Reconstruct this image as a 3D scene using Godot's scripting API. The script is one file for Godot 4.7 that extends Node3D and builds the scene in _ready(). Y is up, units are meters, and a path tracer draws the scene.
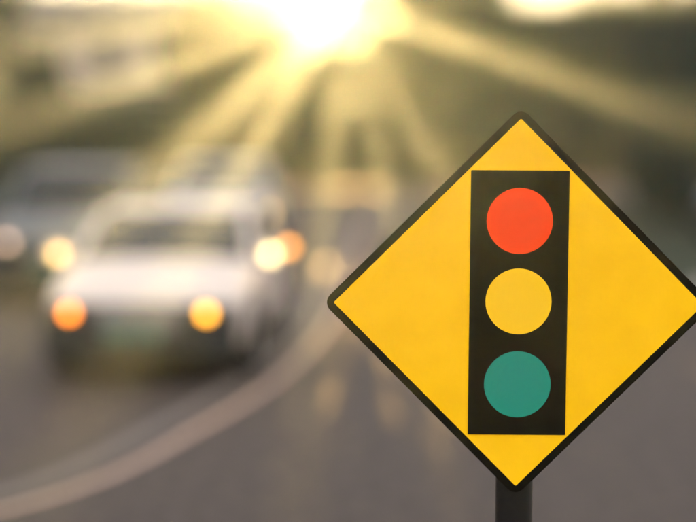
extends Node3D
# A signal-ahead warning sign beside a curving road: oncoming cars, a belt of trees and a low sun in thin haze behind it.

const EYE := Vector3(0.0, 2.2, 0.0)
const SUN_UP := 3.36      # degrees above the horizon
const SUN_SIDE := -0.19   # degrees to the right of straight ahead
var rng := RandomNumberGenerator.new()
var used := {}
var mats := {}
var sun_dir := Vector3.ZERO   # towards the sun

# ---------------------------------------------------------------- helpers
func numbered(called: String) -> String:
	if not used.has(called):
		used[called] = 0
		return called
	used[called] += 1
	return "%s_%03d" % [called, used[called]]

func thing(called: String, label: String, category: String, at := Vector3.ZERO, turn := 0.0, group := "") -> Node3D:
	var o := Node3D.new()
	o.name = numbered(called)
	add_child(o)
	o.position = at
	o.rotation.y = turn
	o.set_meta("label", label)
	o.set_meta("category", category)
	if group != "":
		o.set_meta("group", group)
	return o

func part(called: String, mesh: Mesh, m: Material, parent: Node, at := Vector3.ZERO, rot := Vector3.ZERO) -> MeshInstance3D:
	var o := MeshInstance3D.new()
	o.name = called
	o.mesh = mesh
	o.material_override = m
	o.position = at
	o.rotation = rot
	o.cast_shadow = GeometryInstance3D.SHADOW_CASTING_SETTING_ON
	parent.add_child(o, true)
	return o

func structure(called: String, mesh: Mesh, m: Material, at := Vector3.ZERO) -> MeshInstance3D:
	var o := part(called, mesh, m, self, at)
	o.set_meta("kind", "structure")
	return o

func mat(key: String, c: Color, rough := 0.7, metal := 0.0, spec := 0.5) -> StandardMaterial3D:
	# c holds linear, real-world base colours
	if mats.has(key):
		return mats[key]
	var m := StandardMaterial3D.new()
	m.resource_name = key
	m.albedo_color = c.linear_to_srgb()
	m.roughness = rough
	m.metallic = metal
	m.metallic_specular = spec
	mats[key] = m
	return m

func noise_tex(freq: float, a: Color, b: Color, sd: int, size := 512, octaves := 5) -> NoiseTexture2D:
	var n := FastNoiseLite.new()
	n.seed = sd
	n.frequency = freq
	n.fractal_octaves = octaves
	var t := NoiseTexture2D.new()
	t.width = size
	t.height = size
	t.seamless = true
	t.noise = n
	var g := Gradient.new()
	g.set_color(0, a.linear_to_srgb())
	g.set_color(1, b.linear_to_srgb())
	g.set_offset(0, 0.25)
	g.set_offset(1, 0.75)
	t.color_ramp = g
	return t

func grained(key: String, a: Color, b: Color, freq: float, scale: float, rough: float, sd: int) -> StandardMaterial3D:
	var m := mat(key, Color(1, 1, 1), rough)
	m.albedo_texture = noise_tex(freq, a, b, sd)
	m.uv1_triplanar = true
	m.uv1_world_triplanar = true
	m.uv1_scale = Vector3.ONE * scale
	return m

func tri(st: SurfaceTool, a: Vector3, b: Vector3, c: Vector3) -> void:
	st.add_vertex(a); st.add_vertex(b); st.add_vertex(c)

func quad(st: SurfaceTool, a: Vector3, b: Vector3, c: Vector3, d: Vector3) -> void:
	# clockwise seen from the front
	tri(st, a, b, c); tri(st, a, c, d)

func begin(smooth := false) -> SurfaceTool:
	var st := SurfaceTool.new()
	st.begin(Mesh.PRIMITIVE_TRIANGLES)
	st.set_smooth_group(0 if smooth else -1)
	return st

func done(st: SurfaceTool) -> ArrayMesh:
	st.index()
	st.generate_normals()
	return st.commit()

func prism(outline: PackedVector2Array, depth: float, bevel := 0.0) -> ArrayMesh:
	# outline in XY (counter-clockwise seen from +Z), front face at z = 0, back at z = -depth, edge bevelled
	var st := begin()
	var n := outline.size()
	var inner := outline
	if bevel > 0.0:
		var got := Geometry2D.offset_polygon(outline, -bevel)
		if got.size() == 1 and got[0].size() == n:
			inner = outline.duplicate()
			for i in n:   # match points by nearness
				var best := 0
				for k in n:
					if got[0][k].distance_squared_to(outline[i]) < got[0][best].distance_squared_to(outline[i]):
						best = k
				inner[i] = got[0][best]
		else:
			bevel = 0.0
	var idx := Geometry2D.triangulate_polygon(inner)
	for i in range(0, idx.size(), 3):
		var a := inner[idx[i]]; var b := inner[idx[i + 1]]; var c := inner[idx[i + 2]]
		if (b - a).cross(c - a) > 0.0:
			var s := b; b = c; c = s
		tri(st, Vector3(a.x, a.y, 0), Vector3(b.x, b.y, 0), Vector3(c.x, c.y, 0))
	idx = Geometry2D.triangulate_polygon(outline)
	for i in range(0, idx.size(), 3):
		var a := outline[idx[i]]; var b := outline[idx[i + 1]]; var c := outline[idx[i + 2]]
		if (b - a).cross(c - a) < 0.0:
			var s := b; b = c; c = s
		tri(st, Vector3(a.x, a.y, -depth), Vector3(b.x, b.y, -depth), Vector3(c.x, c.y, -depth))
	for i in n:
		var k := (i + 1) % n
		var o0 := outline[i]; var o1 := outline[k]
		var zf := -bevel
		if bevel > 0.0:
			var i0 := inner[i]; var i1 := inner[k]
			quad(st, Vector3(i0.x, i0.y, 0), Vector3(i1.x, i1.y, 0), Vector3(o1.x, o1.y, zf), Vector3(o0.x, o0.y, zf))
		quad(st, Vector3(o0.x, o0.y, zf), Vector3(o1.x, o1.y, zf), Vector3(o1.x, o1.y, -depth), Vector3(o0.x, o0.y, -depth))
	return done(st)

func rounded_rect(w: float, h: float, r: float, seg := 5) -> PackedVector2Array:
	var p := PackedVector2Array()
	var cs := [Vector2(w / 2 - r, h / 2 - r), Vector2(-w / 2 + r, h / 2 - r), Vector2(-w / 2 + r, -h / 2 + r), Vector2(w / 2 - r, -h / 2 + r)]
	for k in 4:
		for s in seg + 1:
			var a := PI / 2 * (k + float(s) / seg)
			p.append(cs[k] + Vector2(cos(a), sin(a)) * r)
	return p

func disc(r: float, seg := 48) -> PackedVector2Array:
	var p := PackedVector2Array()
	for k in seg:
		p.append(Vector2(cos(TAU * k / seg), sin(TAU * k / seg)) * r)
	return p

func turned(p: PackedVector2Array, angle: float) -> PackedVector2Array:
	var q := PackedVector2Array()
	for v in p:
		q.append(v.rotated(angle))
	return q

func bevel_box(s: Vector3, b: float) -> ArrayMesh:
	# box with chamfered edges, centred
	var m := prism(rounded_rect(s.x, s.y, b, 2), s.z, b * 0.8)
	var st := SurfaceTool.new()
	st.append_from(m, 0, Transform3D(Basis.IDENTITY, Vector3(0, 0, s.z / 2)))
	return st.commit()

func lathe(profile: Array, seg := 24) -> ArrayMesh:
	# profile of Vector2(radius, height), upwards, turned round Y
	var st := begin(true)
	for i in profile.size() - 1:
		for k in seg:
			var a0 := TAU * k / seg; var a1 := TAU * (k + 1) / seg
			var p: Vector2 = profile[i]; var q: Vector2 = profile[i + 1]
			var v00 := Vector3(cos(a0) * p.x, p.y, sin(a0) * p.x); var v01 := Vector3(cos(a1) * p.x, p.y, sin(a1) * p.x)
			var v10 := Vector3(cos(a0) * q.x, q.y, sin(a0) * q.x); var v11 := Vector3(cos(a1) * q.x, q.y, sin(a1) * q.x)
			if p.x > 0.0001: tri(st, v00, v01, v11)
			if q.x > 0.0001: tri(st, v00, v11, v10)
	return done(st)

func tube(st: SurfaceTool, pts: Array, radii: Array, seg := 7) -> void:
	var rings := []
	for i in pts.size():
		var dir: Vector3 = (pts[mini(i + 1, pts.size() - 1)] - pts[maxi(i - 1, 0)]).normalized()
		var side := dir.cross(Vector3.RIGHT if absf(dir.x) < 0.8 else Vector3.UP).normalized()
		var up := side.cross(dir)
		var ring := []
		for k in seg:
			var a := TAU * k / seg
			ring.append(pts[i] + (side * cos(a) + up * sin(a)) * radii[i])
		rings.append(ring)
	for i in pts.size() - 1:
		for k in seg:
			var n := (k + 1) % seg
			quad(st, rings[i][k], rings[i + 1][k], rings[i + 1][n], rings[i][n])
	for k in range(1, seg - 1):
		tri(st, rings[-1][0], rings[-1][k + 1], rings[-1][k])

# ---------------------------------------------------------------- the place
func _ready() -> void:
	rng.seed = 20240611
	camera_and_light()
	materials()
	ground()
	backdrop()
	cars()
	warning_sign()

func camera_and_light() -> void:
	var cam := Camera3D.new()
	cam.name = "camera"
	add_child(cam)
	var at := CameraAttributesPhysical.new()
	at.frustum_focal_length = 83.4
	at.frustum_focus_distance = 5.0
	at.frustum_near = 0.05
	at.frustum_far = 6000.0
	at.exposure_aperture = 83.4 / 130.0
	cam.attributes = at
	cam.position = EYE
	cam.rotation_degrees = Vector3(-4.76, 0, 0)
	cam.current = true
	cam.far = 6000.0
	print("fov ", cam.fov)
	var sun := DirectionalLight3D.new()
	sun.name = "sun"
	add_child(sun)
	sun.light_energy = 1.6
	sun.light_color = Color(1.0, 0.775, 0.47)
	sun.light_angular_distance = 0.12
	sun.shadow_enabled = true
	sun.rotation_degrees = Vector3(-SUN_UP, 180.0 + -SUN_SIDE, 0)
	sun_dir = sun.global_basis.z.normalized()
	print("sun ", sun_dir)
	var env := Environment.new()
	env.background_mode = Environment.BG_SKY
	var sky := Sky.new()
	var sm := ProceduralSkyMaterial.new()
	sm.sky_top_color = Color(0.92, 0.905, 0.90)
	sm.sky_horizon_color = Color(0.62, 0.54, 0.52)
	sm.sky_curve = 0.2
	sm.sky_energy_multiplier = 0.60
	sm.ground_bottom_color = Color(0.3, 0.28, 0.27)
	sm.ground_horizon_color = Color(0.5, 0.45, 0.42)
	sm.sun_angle_max = 9.0
	sm.sun_curve = 0.12
	sky.sky_material = sm
	env.sky = sky
	env.tonemap_mode = Environment.TONE_MAPPER_LINEAR
	env.tonemap_exposure = 7.7
	env.volumetric_fog_enabled = true
	env.volumetric_fog_density = 0.00068
	env.volumetric_fog_anisotropy = 0.83
	env.volumetric_fog_albedo = Color(0.86, 0.98, 1.0)
	env.sdfgi_enabled = true
	env.ssao_enabled = true
	env.ssil_enabled = true
	var we := WorldEnvironment.new()
	we.name = "world"
	we.environment = env
	add_child(we)

func materials() -> void:
	grained("asphalt", Color(0.029, 0.023, 0.021), Color(0.054, 0.043, 0.038), 0.03, 0.35, 0.75, 3)
	grained("earth", Color(0.024, 0.029, 0.022), Color(0.046, 0.052, 0.034), 0.02, 0.2, 0.95, 5)
	grained("paint_line", Color(0.20, 0.132, 0.10), Color(0.36, 0.235, 0.18), 0.03, 1.1, 0.6, 7)
	grained("worn_line", Color(0.05, 0.042, 0.038), Color(0.095, 0.077, 0.068), 0.03, 1.1, 0.7, 8)
	grained("concrete", Color(0.22, 0.21, 0.20), Color(0.34, 0.33, 0.31), 0.03, 0.8, 0.85, 9)
	grained("bark", Color(0.05, 0.04, 0.03), Color(0.11, 0.085, 0.06), 0.05, 1.5, 0.95, 11)
	grained("plaster", Color(0.44, 0.37, 0.32), Color(0.56, 0.47, 0.41), 0.01, 0.3, 0.9, 12)
	grained("roof_tile", Color(0.07, 0.065, 0.06), Color(0.11, 0.1, 0.09), 0.03, 0.8, 0.85, 13)
	mats.asphalt.metallic_specular = 0.25
	mats.earth.metallic_specular = 0.1
	mats.bark.metallic_specular = 0.1
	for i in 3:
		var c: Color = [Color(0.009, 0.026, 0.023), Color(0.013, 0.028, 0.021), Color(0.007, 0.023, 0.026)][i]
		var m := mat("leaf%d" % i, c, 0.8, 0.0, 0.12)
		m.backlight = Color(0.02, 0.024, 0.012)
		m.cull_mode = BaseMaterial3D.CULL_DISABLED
	mat("car_white", Color(0.46, 0.40, 0.36), 0.55).clearcoat_enabled = true
	mats.car_white.clearcoat = 0.2
	mat("car_silver", Color(0.30, 0.29, 0.29), 0.45, 0.1).clearcoat_enabled = true
	mat("car_pale", Color(0.22, 0.21, 0.195), 0.45).clearcoat_enabled = true
	mat("car_slate", Color(0.030, 0.038, 0.042), 0.5).clearcoat_enabled = true
	mats.car_slate.clearcoat = 0.2
	mat("black_trim", Color(0.008, 0.013, 0.014), 0.55)
	mat("rubber", Color(0.018, 0.018, 0.019), 0.9)
	mat("rim", Color(0.45, 0.45, 0.46), 0.35, 0.8)
	mat("seat", Color(0.03, 0.03, 0.033), 0.9)
	mat("chrome", Color(0.6, 0.6, 0.6), 0.2, 1.0)
	mat("plate_teal", Color(0.005, 0.085, 0.072), 0.5)
	mat("lamp_housing", Color(0.05, 0.05, 0.052), 0.3)
	var g := mat("car_glass", Color(0.008, 0.012, 0.013), 0.04, 0.0, 0.3)
	g.transparency = BaseMaterial3D.TRANSPARENCY_ALPHA
	g.albedo_color.a = 0.95

func lamp_mat(key: String, c: Color, energy: float) -> StandardMaterial3D:
	var m := mat(key, Color(c.r * 0.6, c.g * 0.6, c.b * 0.6), 0.3)
	m.emission_enabled = true
	m.emission = c.linear_to_srgb()
	m.emission_energy_multiplier = energy * 0.135
	return m

# ---------------------------------------------------------------- ground and road
var verge := PackedVector2Array()    # the same for the left edge of the road
var centre := PackedVector2Array()   # (x, distance ahead) of the double centre line

func road_curve() -> void:
	var k := [Vector2(-26, 4.0), Vector2(-14, 5.0), Vector2(-7.5, 6.2), Vector2(-4.1, 7.9), Vector2(-1.89, 9.9), Vector2(-1.05, 12.5), Vector2(-0.52, 15.5), Vector2(-0.16, 20.0), Vector2(0.05, 27.0), Vector2(0.35, 35.0), Vector2(1.4, 42.0), Vector2(5.0, 48.0), Vector2(13.0, 52.0), Vector2(30, 54), Vector2(60, 55)]
	for i in range(1, k.size() - 2):
		for s in 10:
			centre.append(k[i].cubic_interpolate(k[i + 1], k[i - 1], k[i + 2], s / 10.0))
	var e := [Vector2(-40, 12.5), Vector2(-26, 13.0), Vector2(-18, 13.6), Vector2(-13.5, 14.6), Vector2(-11, 16.0), Vector2(-9.6, 18.0), Vector2(-8.8, 20.5), Vector2(-8.3, 24.0), Vector2(-8.0, 30.0), Vector2(-7.5, 38.0), Vector2(-5.6, 46.5), Vector2(0.0, 53.2), Vector2(11.0, 56.3), Vector2(30, 58.5), Vector2(60, 59.5)]
	for i in range(1, e.size() - 2):
		for s in 10:
			verge.append(e[i].cubic_interpolate(e[i + 1], e[i - 1], e[i + 2], s / 10.0))

func normal_at(i: int) -> Vector2:
	var d := (centre[mini(i + 1, centre.size() - 1)] - centre[maxi(i - 1, 0)]).normalized()
	return Vector2(d.y, -d.x)   # to the right of travel

func strip(a: float, b: float, y: float, from := 0, to := -1) -> ArrayMesh:
	var st := begin(true)
	if to < 0: to = centre.size() - 1
	for i in range(from, to):
		var n0 := normal_at(i); var n1 := normal_at(i + 1)
		var l0 := centre[i] + n0 * a; var r0 := centre[i] + n0 * b
		var l1 := centre[i + 1] + n1 * a; var r1 := centre[i + 1] + n1 * b
		quad(st, Vector3(l0.x, y, -l0.y), Vector3(l1.x, y, -l1.y), Vector3(r1.x, y, -r1.y), Vector3(r0.x, y, -r0.y))
	return done(st)

func left_strip(f: float, g: float, b: float, y: float) -> ArrayMesh:
	# from share f of the way to the left edge, to share g of it (or b metres right of the centre line)
	var st := begin(true)
	for i in centre.size() - 1:
		var q := []
		for k in [i, i + 1]:
			q.append(centre[k].lerp(verge[k], f))
			q.append(centre[k].lerp(verge[k], g) if g >= 0.0 else centre[k] + normal_at(k) * b)
		quad(st, Vector3(q[0].x, y, -q[0].y), Vector3(q[2].x, y, -q[2].y), Vector3(q[3].x, y, -q[3].y), Vector3(q[1].x, y, -q[1].y))
	return done(st)

func ground() -> void:
	road_curve()
	var pm := PlaneMesh.new()
	pm.size = Vector2(1400, 1400)
	structure("ground", pm, mats.earth, Vector3(0, 0, -300))
	structure("road", left_strip(1.0, -1.0, 4.2, 0.006), mats.asphalt)
	# double centre line, the nearer one fresher
	for o in [[-0.34, -0.20], [0.0, 0.09]]:
		var m: Material = mats.paint_line if o[0] == 0.0 else mats.worn_line
		structure("centre_line", strip(o[0], o[1], 0.011), m).name = numbered("centre_line")
	structure("edge_line", left_strip(0.955, 0.94, 0.0, 0.011), mats.worn_line)
	# kerb and pavement on the sign's side
	var st := begin()
	for i in range(0, 63):
		var n0 := normal_at(i); var n1 := normal_at(i + 1)
		var a0 := centre[i] + n0 * 4.2; var b0 := centre[i] + n0 * 4.35
		var a1 := centre[i + 1] + n1 * 4.2; var b1 := centre[i + 1] + n1 * 4.35
		var h := 0.13
		quad(st, Vector3(a0.x, 0, -a0.y), Vector3(a1.x, 0, -a1.y), Vector3(a1.x, h, -a1.y), Vector3(a0.x, h, -a0.y))
		quad(st, Vector3(a0.x, h, -a0.y), Vector3(a1.x, h, -a1.y), Vector3(b1.x, h, -b1.y), Vector3(b0.x, h, -b0.y))
		quad(st, Vector3(b0.x, h, -b0.y), Vector3(b1.x, h, -b1.y), Vector3(b1.x, 0, -b1.y), Vector3(b0.x, 0, -b0.y))
	structure("kerb", done(st), mats.concrete)
	var pst := begin()
	var outline := PackedVector2Array()
	for i in range(0, 52):
		var e := centre[i] + normal_at(i) * 4.36
		if outline.size() == 0 or e.distance_to(outline[-1]) > 0.05:
			outline.append(e)
	outline.append(Vector2(9.0, -8.0)); outline.append(Vector2(-20.0, -8.0))
	var idx := Geometry2D.triangulate_polygon(outline)
	for i in range(0, idx.size(), 3):
		var v := []
		for k in 3:
			v.append(Vector3(outline[idx[i + k]].x, 0.12, -outline[idx[i + k]].y))
		if (v[1] - v[0]).cross(v[2] - v[0]).y > 0:
			v.reverse()
		tri(pst, v[0], v[1], v[2])
	structure("pavement", done(pst), mats.concrete)

# ---------------------------------------------------------------- trees, hedge, building
func skyline(x: float) -> float:
	# how high the far foliage stands (metres at 60 m) along the belt
	var k := [Vector2(-14, 6.9), Vector2(-6.0, 6.6), Vector2(-5.0, 6.0), Vector2(-1.9, 6.0), Vector2(-1.2, 6.2), Vector2(0.8, 6.4), Vector2(2.0, 6.4), Vector2(4.8, 6.5), Vector2(5.5, 5.55), Vector2(7.5, 5.5), Vector2(8.0, 6.7), Vector2(8.6, 6.7), Vector2(9.0, 5.85), Vector2(9.7, 5.85), Vector2(10.1, 6.6), Vector2(10.4, 6.6), Vector2(10.7, 5.9), Vector2(11.3, 5.9), Vector2(12, 6.9), Vector2(20, 6.9)]
	for i in k.size() - 1:
		if x < k[i + 1].x:
			return lerpf(k[i].y, k[i + 1].y, clampf((x - k[i].x) / (k[i + 1].x - k[i].x), 0, 1))
	return 6.9

func open_to_sun(p: Vector3) -> bool:
	# gaps between the twigs through which the low sun shines
	var t := -p.z / -sun_dir.z
	var s := EYE + sun_dir * t
	var v := Vector2(p.x - s.x, p.y - s.y)
	var r := v.length()
	if r < 0.24: return true
	if r > 3.4: return false
	var a := fposmod(rad_to_deg(atan2(v.y, v.x)) + 0.9 * sin(r * 6.1) + 0.4 * sin(r * 14.0 + 1.0), 360.0)
	r += 0.15 * sin(a * 0.9)
	for w in [[55, 115, 3.0], [185, 190, 2.0], [197, 203, 2.0], [218.5, 227, 2.0], [235, 241.5, 1.9], [263, 267.5, 1.4], [281.5, 285.5, 1.5], [299, 303.5, 1.6], [338, 343.5, 1.9]]:
		if a >= w[0] and a <= w[1] and r < w[2]:
			return true
	return false

func leaf_crown(blobs: Array, count: int, size: float, limit: bool) -> ArrayMesh:
	var st := SurfaceTool.new()
	st.begin(Mesh.PRIMITIVE_TRIANGLES)
	var total := 0.0
	for b in blobs:
		total += b[1].x * b[1].y * b[1].z
	for b in blobs:
		var n := int(count * b[1].x * b[1].y * b[1].z / total)
		for i in n:
			var dir := Vector3(rng.randfn(), rng.randfn(), rng.randfn()).normalized()
			var rad := pow(rng.randf(), 0.45) * (1.0 + 0.10 * sin(dir.x * 9.0 + b[0].x) + 0.10 * cos(dir.y * 11.0 + b[0].z))
			var p: Vector3 = b[0] + dir * b[1] * rad
			if p.y < 0.15: continue
			if limit:
				if p.y > skyline(p.x) + 0.08 + rng.randf_range(-0.15, 0.15): continue
			var up := Vector3(rng.randfn(), rng.randfn() + 0.3, rng.randfn()).normalized()
			var side := up.cross(Vector3(rng.randfn(), rng.randfn(), rng.randfn())).normalized()
			var nor := side.cross(up)
			var s := size * rng.randf_range(0.6, 1.3)
			st.set_normal(nor)
			var a := p - up * s * 0.5; var c := p + up * s * 0.5
			var l := p - side * s * 0.28; var r2 := p + side * s * 0.28
			if limit and rng.randf() > 0.02 and (open_to_sun(a) or open_to_sun(c) or open_to_sun(l) or open_to_sun(r2)): continue
			for q in [a, l, c, a, c, r2]:
				st.set_normal(nor)
				st.add_vertex(q)
	st.index()
	return st.commit()

func tree(label: String, at: Vector3, h: float, spread: float, leaf: int, count: int, limit: bool, group: String, size := 0.30) -> void:
	var t := thing("leafy_tree", label, "tree", at, 0.0, group)
	var st := begin(true)
	var lean := Vector3(rng.randf_range(-0.2, 0.2), 0, rng.randf_range(-0.2, 0.2))
	var fork := h * 0.28
	tube(st, [Vector3(0, -0.05, 0), Vector3(0, 0.25, 0), lean * 0.5 + Vector3(0, fork * 0.6, 0), lean + Vector3(0, fork, 0)], [0.24, 0.17, 0.14, 0.12])
	var blobs := []
	for k in 7:
		var a := TAU * k / 7.0 + rng.randf_range(-0.4, 0.4)
		var tip := lean + Vector3(cos(a) * spread * 0.55, h * rng.randf_range(0.5, 0.85), sin(a) * spread * 0.5)
		if not (limit and open_to_sun(at + tip)):
			tube(st, [lean + Vector3(0, fork * rng.randf_range(0.75, 1.0), 0), lean + Vector3(cos(a) * spread * 0.25, fork + (tip.y - fork) * 0.4, sin(a) * spread * 0.25), tip], [0.08, 0.05, 0.015], 5)
		blobs.append([tip, Vector3(spread * 0.5, h * 0.2, spread * 0.5) * rng.randf_range(0.85, 1.15)])
	blobs.append([lean + Vector3(0, h * 0.80, 0), Vector3(spread * 0.55, h * 0.22, spread * 0.55)])
	blobs.append([lean + Vector3(0, h * 0.5, 0), Vector3(spread * 0.85, h * 0.26, spread * 0.8)])
	part("trunk", done(st), mats.bark, t)
	# leaves are placed in the world, then brought back to the tree
	for b in blobs: b[0] += at
	var crown := leaf_crown(blobs, count, size, limit)
	var back := SurfaceTool.new()
	back.append_from(crown, 0, Transform3D(Basis.IDENTITY, -at))
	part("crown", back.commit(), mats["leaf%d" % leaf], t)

func hedge(label: String, path: Array, h: float, depth: float, count: int) -> void:
	var mid: Vector3 = path[path.size() / 2]
	var t := thing("hedge", label, "hedge", mid, 0.0, "hedges along the road")
	var blobs := []
	var st := begin(true)
	for s in path.size() - 1:
		var a: Vector3 = path[s]
		var b: Vector3 = path[s + 1]
		var n := maxi(1, int(a.distance_to(b) / 0.7))
		for i in n:
			var p := a.lerp(b, (i + 0.5) / n) + Vector3(rng.randf_range(-0.1, 0.1), 0, rng.randf_range(-0.1, 0.1))
			blobs.append([p + Vector3(0, h * 0.5, 0), Vector3(depth, h * 0.52 * rng.randf_range(0.9, 1.1), depth)])
			var q := p - mid
			tube(st, [q + Vector3(0, -0.05, 0), q + Vector3(0.05, h * 0.5, 0), q + Vector3(0.1, h * 0.85, 0.05)], [0.05, 0.035, 0.01], 5)
	part("stem", done(st), mats.bark, t)
	var crown := leaf_crown(blobs, count, 0.22, false)
	var back := SurfaceTool.new()
	back.append_from(crown, 0, Transform3D(Basis.IDENTITY, -mid))
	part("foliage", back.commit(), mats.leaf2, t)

func backdrop() -> void:
	var g := "trees in the belt beyond the bend"
	var xs := [[-22.0, 63, 6.6, 2.6, 1], [-17.5, 62, 6.9, 2.6, 2], [-13.2, 62, 8.0, 2.6, 0], [-4.1, 60, 6.3, 1.9, 1], [-2.6, 61, 6.0, 2.0, 0], [-1.1, 60.5, 6.4, 2.0, 2], [1.1, 61, 6.6, 2.1, 1], [3.2, 60, 7.0, 2.3, 0], [5.6, 61, 6.0, 2.2, 2], [7.8, 60, 5.8, 2.2, 1], [10.0, 61, 6.6, 2.2, 0], [12.6, 61, 8.2, 2.5, 2]]
	var says := ["leafy tree at the far left end of the belt", "dark tree second from the left end of the belt", "tall dark tree left of the pale house at the far edge", "leafy tree just right of the pale house", "low dark tree left of the low sun", "tree with torn crown standing right before the low sun", "leafy tree just right of the low sun", "tall rounded tree above the top corner of the sign", "low tree under the wide patch of pale sky", "low bushy tree at the right end of the pale sky patch", "small tree between the two small patches of sky", "tall dark tree at the far right of the belt"]
	for i in xs.size():
		var a = xs[i]
		tree(says[i], Vector3(a[0], 0, -a[1]), a[2], a[3], a[4], 33000 if absf(a[0]) < 3.5 else 9000, true, g, 0.15 if absf(a[0]) < 3.5 else 0.30)
	tree("small round tree in front of the pale house", Vector3(-10.4, 0, -59), 4.5, 1.3, 0, 5000, true, g, 0.22)
	# nearer dark trees along the right verge
	var near := [[9.3, 34.0, 4.0, 2.0, 2, "dark tree nearest to the camera behind the right hedge"], [7.9, 39.0, 4.3, 2.0, 0, "dark tree in the middle of the row behind the right hedge"], [10.4, 43.0, 4.5, 2.0, 2, "dark tree farthest back behind the right hedge"]]
	for a in near:
		tree(a[5], Vector3(a[0], 0, -a[1]), a[2], a[3], a[4], 9000, false, "trees on the right verge", 0.24)
	# earth bank behind the belt
	var bank := begin(true)
	for i in 60:
		for j in 6:
			var q := []
			for c in [[0, 0], [0, 1], [1, 1], [1, 0]]:
				var bx: float = -75.0 + (i + c[0]) * 2.5
				var f: float = (j + c[1]) / 6.0
				q.append(Vector3(bx, sin(f * PI / 2) * (3.0 + 0.25 * sin(bx * 0.7)) - 0.02 + (0.12 * sin(bx * 2.3 + j * 1.7) if j + c[1] > 0 else 0.0), -63.5 - f * 6.0 + 0.4 * sin(bx * 0.9 + j)))
			quad(bank, q[0], q[1], q[2], q[3])
	structure("bank", done(bank), mats.earth)
	hedge("long low hedge below the trees left of the bend", [Vector3(-14, 0, -57.5), Vector3(-9, 0, -57.3), Vector3(-3, 0, -57.5)], 2.6, 0.8, 9000)
	hedge("long low hedge below the trees ahead at the bend", [Vector3(-2.4, 0, -58), Vector3(2, 0, -58.2), Vector3(14, 0, -58.5)], 2.4, 0.8, 11000)
	hedge("hedge on the right verge behind the grey parked car", [Vector3(10.5, 0, -28), Vector3(8.3, 0, -30.5), Vector3(6.6, 0, -35), Vector3(6.6, 0, -39), Vector3(8.0, 0, -43), Vector3(12.0, 0, -46)], 2.6, 0.8, 15000)
	house()

func house() -> void:
	# pale two-storey house beyond the hedge, seen to the left
	var t := thing("pale_house", "pale plastered house with dark roof behind the hedge on the left", "house", Vector3(-9.2, 0, -70), 0.04)
	var w := 8.0
	var h := 5.95
	part("wall", bevel_box(Vector3(w, h, 6.0), 0.03), mats.plaster, t, Vector3(0, h / 2 - 0.02, -3.0))
	var outline := PackedVector2Array([Vector2(-3.5, 0), Vector2(3.5, 0), Vector2(0, 0.9)])
	var rf := part("roof", prism(outline, w + 0.8, 0.02), mats.roof_tile, t, Vector3(-w / 2 - 0.4, h, -3.0), Vector3(0, -PI / 2, 0))
	rf.position = Vector3(-w / 2 - 0.4, h + 0.003, -3.0)
	part("gutter", bevel_box(Vector3(w + 0.8, 0.12, 0.12), 0.03), mats.lamp_housing, t, Vector3(0, h - 0.06, 0.57))
	var frame := mat("window_frame", Color(0.6, 0.58, 0.55), 0.5)
	for row in 2:
		for c in 3:
			var x := (c - 1) * 2.2
			var y := 1.6 + row * 2.8
			var wn := part("window", bevel_box(Vector3(1.1, 1.3, 0.08), 0.02), frame, t, Vector3(x, y, 0.02))
			for s in [-1, 1]:
				part("pane", bevel_box(Vector3(0.44, 1.14, 0.02), 0.005), mats.car_glass, wn, Vector3(s * 0.25, 0, 0.042))
			part("sill", bevel_box(Vector3(1.3, 0.07, 0.2), 0.02), mats.concrete, wn, Vector3(0, -0.69, 0.06))

# ---------------------------------------------------------------- cars
func ring(w: float, b: float, y: float, z: float, crown: float) -> Array:
	return [Vector3(-w * 0.90, b, z), Vector3(-w * 0.975, b + 0.10, z), Vector3(-w, lerpf(b, y, 0.45), z), Vector3(-w * 0.985, y - 0.12, z), Vector3(-w * 0.94, y - 0.035, z), Vector3(-w * 0.86, y, z), Vector3(-w * 0.45, y + crown, z),
		Vector3(w * 0.45, y + crown, z), Vector3(w * 0.86, y, z), Vector3(w * 0.94, y - 0.035, z), Vector3(w * 0.985, y - 0.12, z), Vector3(w, lerpf(b, y, 0.45), z), Vector3(w * 0.975, b + 0.10, z), Vector3(w * 0.90, b, z)]

func sheet(pts: Array, thick: float) -> ArrayMesh:
	# a slab over four corners (clockwise from outside), each corner list bent slightly outward
	var st := begin()
	var n: Vector3 = (pts[2] - pts[0]).cross(pts[1] - pts[0]).normalized()
	if n.dot(Vector3.UP) < -0.5: n = -n
	var b := []
	for p in pts: b.append(p - n * thick)
	quad(st, pts[0], pts[1], pts[2], pts[3])
	quad(st, b[3], b[2], b[1], b[0])
	for i in 4:
		var k := (i + 1) % 4
		quad(st, pts[k], pts[i], b[i], b[k])
	return done(st)

func bar(a: Vector3, b: Vector3, r: float) -> ArrayMesh:
	var st := begin(true)
	tube(st, [a, b], [r, r], 8)
	return done(st)

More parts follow.
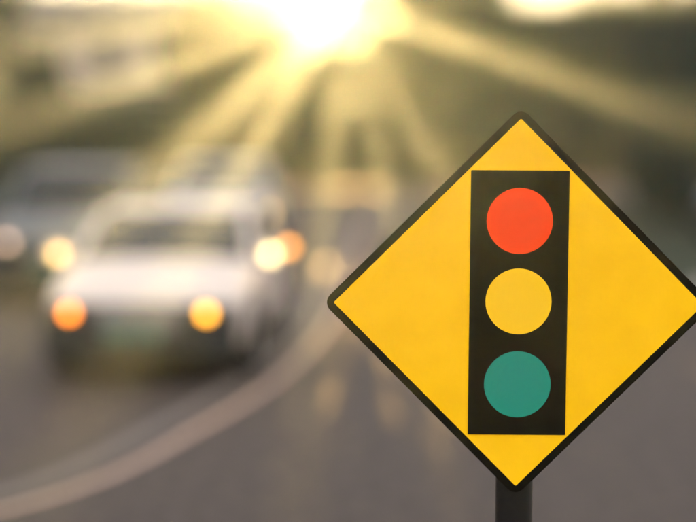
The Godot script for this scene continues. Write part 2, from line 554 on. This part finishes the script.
func car(label: String, x: float, d: float, turn: float, paint: Material, o: Dictionary) -> Node3D:
	# front towards +z; o: w half width, len, roof height, belt height, nose height, lamps = [[x, y, kind, radius]...]
	var t := thing("car", label, "car", Vector3(x, 0.006, -d), turn, "cars coming along the road")
	var w: float = o.w
	var L: float = o.len
	var H: float = o.roof
	var B: float = o.belt
	var N: float = o.nose
	var b := 0.24
	var body := begin(true)
	var st := [[0.0, w * 0.80, b + 0.08, N - 0.06, 0.0], [-0.05, w * 0.88, b + 0.02, N - 0.02, 0.01], [-0.22, w * 0.95, b, N + 0.02, 0.025], [-0.6, w * 0.99, b, lerpf(N, B, 0.5), 0.03], [-1.35, w, b, B, 0.02], [-2.0, w, b, B + 0.01, 0.0], [-L + 1.0, w, b, B + 0.03, 0.0], [-L + 0.35, w * 0.98, b, o.tail, 0.02], [-L + 0.06, w * 0.92, b + 0.04, o.tail - 0.04, 0.01], [-L, w * 0.85, b + 0.1, o.tail - 0.1, 0.0]]
	var rings := []
	for s in st: rings.append(ring(s[1], s[2], s[3], s[0], s[4]))
	for i in rings.size() - 1:
		for k in rings[i].size():
			var n: int = (k + 1) % rings[i].size()
			quad(body, rings[i][k], rings[i][n], rings[i + 1][n], rings[i + 1][k])
	for k in range(1, rings[0].size() - 1):
		tri(body, rings[0][0], rings[0][k + 1], rings[0][k])
		tri(body, rings[-1][0], rings[-1][k], rings[-1][k + 1])
	part("body", done(body), paint, t)
	# cabin: glass between pillars under a roof
	var wb := w * 0.90
	var wr := w * 0.75
	var zf := -1.28
	var zr: float = -L + o.get("boot", 0.75)
	var rf: float = zf - o.get("rake", 0.85)
	var rr: float = zr + o.get("back_rake", 0.55)
	var ht := H - 0.05
	part("windscreen", sheet([Vector3(-wb, B - 0.01, zf), Vector3(-wr, ht, rf), Vector3(wr, ht, rf), Vector3(wb, B - 0.01, zf)], 0.006), mats.car_glass, t)
	part("rear_window", sheet([Vector3(wb, B, zr), Vector3(wr, ht, rr), Vector3(-wr, ht, rr), Vector3(-wb, B, zr)], 0.006), mats.car_glass, t)
	var zm := lerpf(rf, rr, 0.48)
	for s in [-1, 1]:
		var f := [Vector3(s * wb, B, zf - 0.06), Vector3(s * wr, ht, rf - 0.04), Vector3(s * wr, ht, zm), Vector3(s * wb, B, zm)]
		var r := [Vector3(s * wb, B, zm - 0.02), Vector3(s * wr, ht, zm - 0.02), Vector3(s * wr, ht, rr + 0.04), Vector3(s * wb, B, zr + 0.06)]
		if s < 0:
			f.reverse(); r.reverse()
		part("side_window", sheet(f, 0.005), mats.car_glass, t)
		part("side_window", sheet(r, 0.005), mats.car_glass, t)
		part("pillar", bar(Vector3(s * wb, B - 0.03, zf), Vector3(s * wr, ht, rf), 0.045), paint, t)
		part("pillar", bar(Vector3(s * wb * 0.99, B - 0.03, zm), Vector3(s * wr * 0.99, ht, zm), 0.035), mats.black_trim, t)
		part("pillar", bar(Vector3(s * wb, B - 0.03, zr), Vector3(s * wr, ht, rr), 0.06), paint, t)
		# door seams and handles, sill
		for z in [[zf - 0.15, zm + 0.02], [zm - 0.02, zr + 0.35]]:
			var door := part("door", bevel_box(Vector3(0.03, B - b - 0.2, z[0] - z[1] - 0.03), 0.012), paint, t, Vector3(s * (w * 0.995), (B + b) / 2 - 0.02, (z[0] + z[1]) / 2))
			part("handle", bevel_box(Vector3(0.035, 0.03, 0.18), 0.01), mats.chrome, door, Vector3(s * 0.02, (B - b) / 2 - 0.2, -0.2))
		# wheels
		for z in [-0.82, -L + 0.85]:
			var wh := part("wheel", lathe([Vector2(0.19, -0.1), Vector2(0.29, -0.1), Vector2(0.318, -0.07), Vector2(0.324, 0.0), Vector2(0.318, 0.07), Vector2(0.29, 0.1), Vector2(0.19, 0.1), Vector2(0.185, 0.0), Vector2(0.19, -0.1)], 28), mats.rubber, t, Vector3(s * (w - 0.085), 0.324, z), Vector3(0, 0, -s * PI / 2))
			part("rim", lathe([Vector2(0.0, 0.05), Vector2(0.05, 0.075), Vector2(0.07, 0.06), Vector2(0.16, 0.085), Vector2(0.19, 0.09)], 20), mats.rim, wh).rotation.x = PI if s < 0 and false else 0.0
			var arch := begin(true)
			var pts := []
			var rad := []
			for k in 13:
				var a := PI * k / 12.0
				pts.append(Vector3(s * (w * 0.985), 0.324 + sin(a) * 0.365, z + cos(a) * 0.365)); rad.append(0.03)
			tube(arch, pts, rad, 6)
			part("wheel_arch", done(arch), mats.black_trim, t)
	# roof panel
	var roof := begin(true)
	var rrings := []
	for q in [[rf + 0.06, 0.985, -0.015], [rf - 0.08, 1.0, 0.03], [lerpf(rf, rr, 0.5), 1.02, 0.05], [rr + 0.1, 1.0, 0.03], [rr - 0.06, 0.97, -0.02]]:
		var rw: float = wr * q[1]
		rrings.append([Vector3(-rw - 0.02, ht - 0.03, q[0]), Vector3(-rw - 0.015, ht + 0.012 + q[2] * 0.3, q[0]), Vector3(-rw * 0.82, ht + q[2] * 0.85, q[0]), Vector3(0, ht + q[2], q[0]), Vector3(rw * 0.82, ht + q[2] * 0.85, q[0]), Vector3(rw + 0.015, ht + 0.012 + q[2] * 0.3, q[0]), Vector3(rw + 0.02, ht - 0.03, q[0])])
	for i in rrings.size() - 1:
		for k in 7:
			var n := (k + 1) % 7
			quad(roof, rrings[i][k], rrings[i][n], rrings[i + 1][n], rrings[i + 1][k])
	part("roof", done(roof), paint, t)
	# cabin inside
	part("dashboard", bevel_box(Vector3(wb * 1.8, 0.2, 0.4), 0.05), mats.seat, t, Vector3(0, B - 0.02, zf - 0.33))
	for s in [-1, 1]:
		var seat := part("seat", bevel_box(Vector3(0.5, 0.75, 0.16), 0.06), mats.seat, t, Vector3(s * w * 0.42, H - 0.70, rf - 0.5), Vector3(-0.15, 0, 0))
		part("headrest", bevel_box(Vector3(0.26, 0.18, 0.1), 0.04), mats.seat, seat, Vector3(0, 0.46, 0))
		part("wiper", bar(Vector3(s * 0.35 - 0.3, B + 0.02, zf + 0.02), Vector3(s * 0.35 + 0.25, B + 0.07, zf - 0.04), 0.008), mats.black_trim, t)
	var wheel := part("steering_wheel", lathe([Vector2(0.165, -0.015), Vector2(0.195, -0.015), Vector2(0.195, 0.015), Vector2(0.165, 0.015), Vector2(0.165, -0.015)], 20), mats.black_trim, t, Vector3(w * 0.42, B + 0.03, zf - 0.6), Vector3(1.15, 0, 0))
	# front
	var gh: float = N - b - 0.03
	var bumper := part("bumper", bevel_box(Vector3(w * 1.80, gh, 0.2), 0.05), mats.black_trim, t, Vector3(0, b + gh / 2 - 0.02, 0.0))
	for k in 4:
		part("grille_slat", bevel_box(Vector3(w * 0.75, 0.018, 0.03), 0.006), mats.chrome, bumper, Vector3(0, gh / 2 - 0.05 - k * 0.045, 0.108))
	part("number_plate", bevel_box(Vector3(0.46, 0.13, 0.02), 0.01), mats.plate_teal, t, Vector3(o.get("plate", 0.0), 0.40, 0.12))
	part("rear_bumper", bevel_box(Vector3(w * 1.7, 0.22, 0.12), 0.05), mats.black_trim, t, Vector3(0, 0.42, -L))
	for s in [-1, 1]:
		part("tail_light", bevel_box(Vector3(0.3, 0.13, 0.06), 0.02), mat("tail_red", Color(0.35, 0.01, 0.01), 0.3), t, Vector3(s * w * 0.66, o.tail - 0.2, -L))
		var hl := part("headlight", bevel_box(Vector3(0.34, 0.15, 0.12), 0.04), mats.lamp_housing, t, Vector3(s * w * 0.66, o.lamp_y, 0.06))
		if o.has("head"):
			lamp(hl, Vector3(s * (o.head[0] - w * 0.66), 0, 0.075), o.head[1], o["head_left"] if s < 0 and o.has("head_left") else o.head[2], o.head[3], "headlight_bulb")
		var mir := part("wing_mirror", bevel_box(Vector3(0.22, 0.15, 0.10), 0.04), paint, t, Vector3(s * (w + 0.075), B + 0.035, zf - 0.12))
		part("mirror_arm", bar(Vector3(s * -0.1, -0.04, 0), Vector3(s * -0.19, -0.07, 0), 0.025), mats.black_trim, mir)
		if o.has("mirror"):
			lamp(mir, Vector3(s * 0.0, 0, 0.06), 0.042, o.mirror[0] if s > 0 else Color(1.0, 0.60, 0.20), o.mirror[1] if s > 0 else o.mirror[2], "side_lamp")
			if s > 0:
				lamp(mir, Vector3(0.15, 0.06, -0.02), 0.04, o.mirror[3], o.mirror[4], "indicator_lamp")
	return t

func lamp(parent: Node, at: Vector3, r: float, c: Color, energy: float, called: String) -> void:
	var key := "%s %s %.2f" % [called, c.to_html(), energy]
	var l := part(called, lathe([Vector2(r, 0.0), Vector2(r, 0.012), Vector2(r * 0.8, 0.024), Vector2(r * 0.4, 0.033), Vector2(0.0, 0.035)], 20), lamp_mat(key, c, energy), parent, at, Vector3(PI / 2, 0, 0))
	var sp := SpotLight3D.new()
	sp.name = "lamp_light"
	l.add_child(sp, true)
	sp.position = Vector3(0, 0.06, 0)
	sp.rotation = Vector3(PI / 2, 0, 0)
	sp.light_color = c.linear_to_srgb()
	sp.light_energy = energy * r * r * 0.5
	sp.light_size = r
	sp.spot_angle = 55
	sp.spot_range = 40
	sp.spot_attenuation = 2.0
	sp.shadow_enabled = true

func cars() -> void:
	var amber := Color(1.0, 0.36, 0.05)
	var warm := Color(1.0, 0.62, 0.20)
	var cream := Color(1.0, 0.74, 0.34)
	car("white saloon car in front of the other cars, nearest to the sign", -1.67, 14.5, -0.045, mats.car_white, {"w": 0.86, "len": 4.5, "roof": 1.33, "belt": 0.90, "nose": 0.69, "tail": 0.90, "lamp_y": 0.58, "head": [0.55, 0.044, Color(1.0, 0.40, 0.02), 10.5], "head_left": Color(1.0, 0.24, 0.01), "mirror": [cream, 10.5, 8.5, Color(1.0, 0.36, 0.03), 8.5], "plate": -0.05})
	car("tall slate grey car behind the white saloon, nearest to the left edge", -3.3, 20.4, 0.02, mats.car_slate, {"w": 0.83, "len": 4.5, "roof": 1.52, "belt": 0.98, "nose": 0.80, "tail": 1.0, "lamp_y": 0.72, "boot": 0.25, "back_rake": 0.25, "rake": 0.7, "head": [0.52, 0.045, Color(1.0, 0.66, 0.46), 4.5]})
	car("pale car following directly behind the white saloon", -2.0, 27.0, 0.0, mats.car_pale, {"w": 0.86, "len": 4.5, "roof": 1.38, "belt": 0.92, "nose": 0.76, "tail": 1.0, "lamp_y": 0.66, "head": [0.80, 0.045, warm, 14.0]})
	car("grey parked car standing at the right edge under the dark trees", 6.45, 29.0, -0.35, mats.car_slate, {"w": 0.88, "len": 4.3, "roof": 1.5, "belt": 0.98, "nose": 0.76, "tail": 1.0, "lamp_y": 0.66})

# ---------------------------------------------------------------- the sign
func warning_sign() -> void:
	var k := 1.0 / 363.0       # metres per photograph pixel on the sign's plane
	var cx := (519.3 - 348.0) * k
	var t := thing("warning_sign", "yellow diamond traffic signal ahead sign with black border on dark pole", "road sign", Vector3(cx, 0.12, -5.0))
	var cy := 1.665 - 0.12
	var plate := Node3D.new()
	var black := mat("sign_black", Color(0.003, 0.0028, 0.0025), 0.7, 0.0, 0.06)
	var yellow := grained("sign_yellow", Color(0.87, 0.495, 0.004), Color(0.915, 0.53, 0.005), 0.01, 0.8, 0.45, 31)
	yellow.metallic_specular = 0.1
	var red := mat("sign_red", Color(0.86, 0.055, 0.008), 0.6, 0.0, 0.1)
	var amber := mat("sign_amber", Color(0.86, 0.52, 0.012), 0.6, 0.0, 0.1)
	var green := mat("sign_green", Color(0.012, 0.235, 0.165), 0.6, 0.0, 0.1)
	var metal := mat("sign_metal", Color(0.35, 0.35, 0.36), 0.45, 0.7)
	var roll := -0.0075
	var side := 2.0 * 197.0 / sqrt(2.0) * k   # nominal edge length
	var p := part("plate", prism(turned(rounded_rect(side, side, 0.030, 8), PI / 4), 0.004, 0.001), black, t, Vector3(0, cy, 0), Vector3(0, 0, roll))
	var inner := 2.0 * 185.8 / sqrt(2.0) * k
	var f := part("yellow_face", prism(turned(rounded_rect(inner, inner, 0.004, 3), PI / 4), 0.0015), yellow, p, Vector3(0, 0, 0.0025))
	var panel := part("signal_panel", prism(rounded_rect(98.5 * k, 267.0 * k, 0.002, 2), 0.0015), black, p, Vector3(0, 0.5 * k, 0.005))
	var _r := part("red_disc", prism(disc(33.2 * k), 0.0015), red, p, Vector3(0, 83.5 * k, 0.0075))
	var _y := part("amber_disc", prism(disc(33.2 * k), 0.0015), amber, p, Vector3(0, 2.5 * k, 0.0075))
	var _g := part("green_disc", prism(disc(33.6 * k), 0.0015), green, p, Vector3(0, -81.5 * k, 0.0075))
	part("pole", lathe([Vector2(0.0, -0.02), Vector2(0.0525, -0.02), Vector2(0.0525, cy + 0.40), Vector2(0.045, cy + 0.415), Vector2(0.0, cy + 0.42)], 32), mat("pole_black", Color(0.009, 0.009, 0.010), 0.5, 0.0, 0.2), t, Vector3(0, 0, -0.085))
	part("foot_plate", lathe([Vector2(0.11, 0.0), Vector2(0.11, 0.012), Vector2(0.05, 0.016)], 24), metal, t, Vector3(0, 0, -0.085))
	for y in [-0.22, 0.22]:
		part("rail", bevel_box(Vector3(0.5, 0.04, 0.026), 0.006), metal, t, Vector3(0, cy + y, -0.0175))
		part("clamp", lathe([Vector2(0.054, -0.02), Vector2(0.059, -0.02), Vector2(0.059, 0.02), Vector2(0.054, 0.02)], 24), metal, t, Vector3(0, cy + y, -0.085))
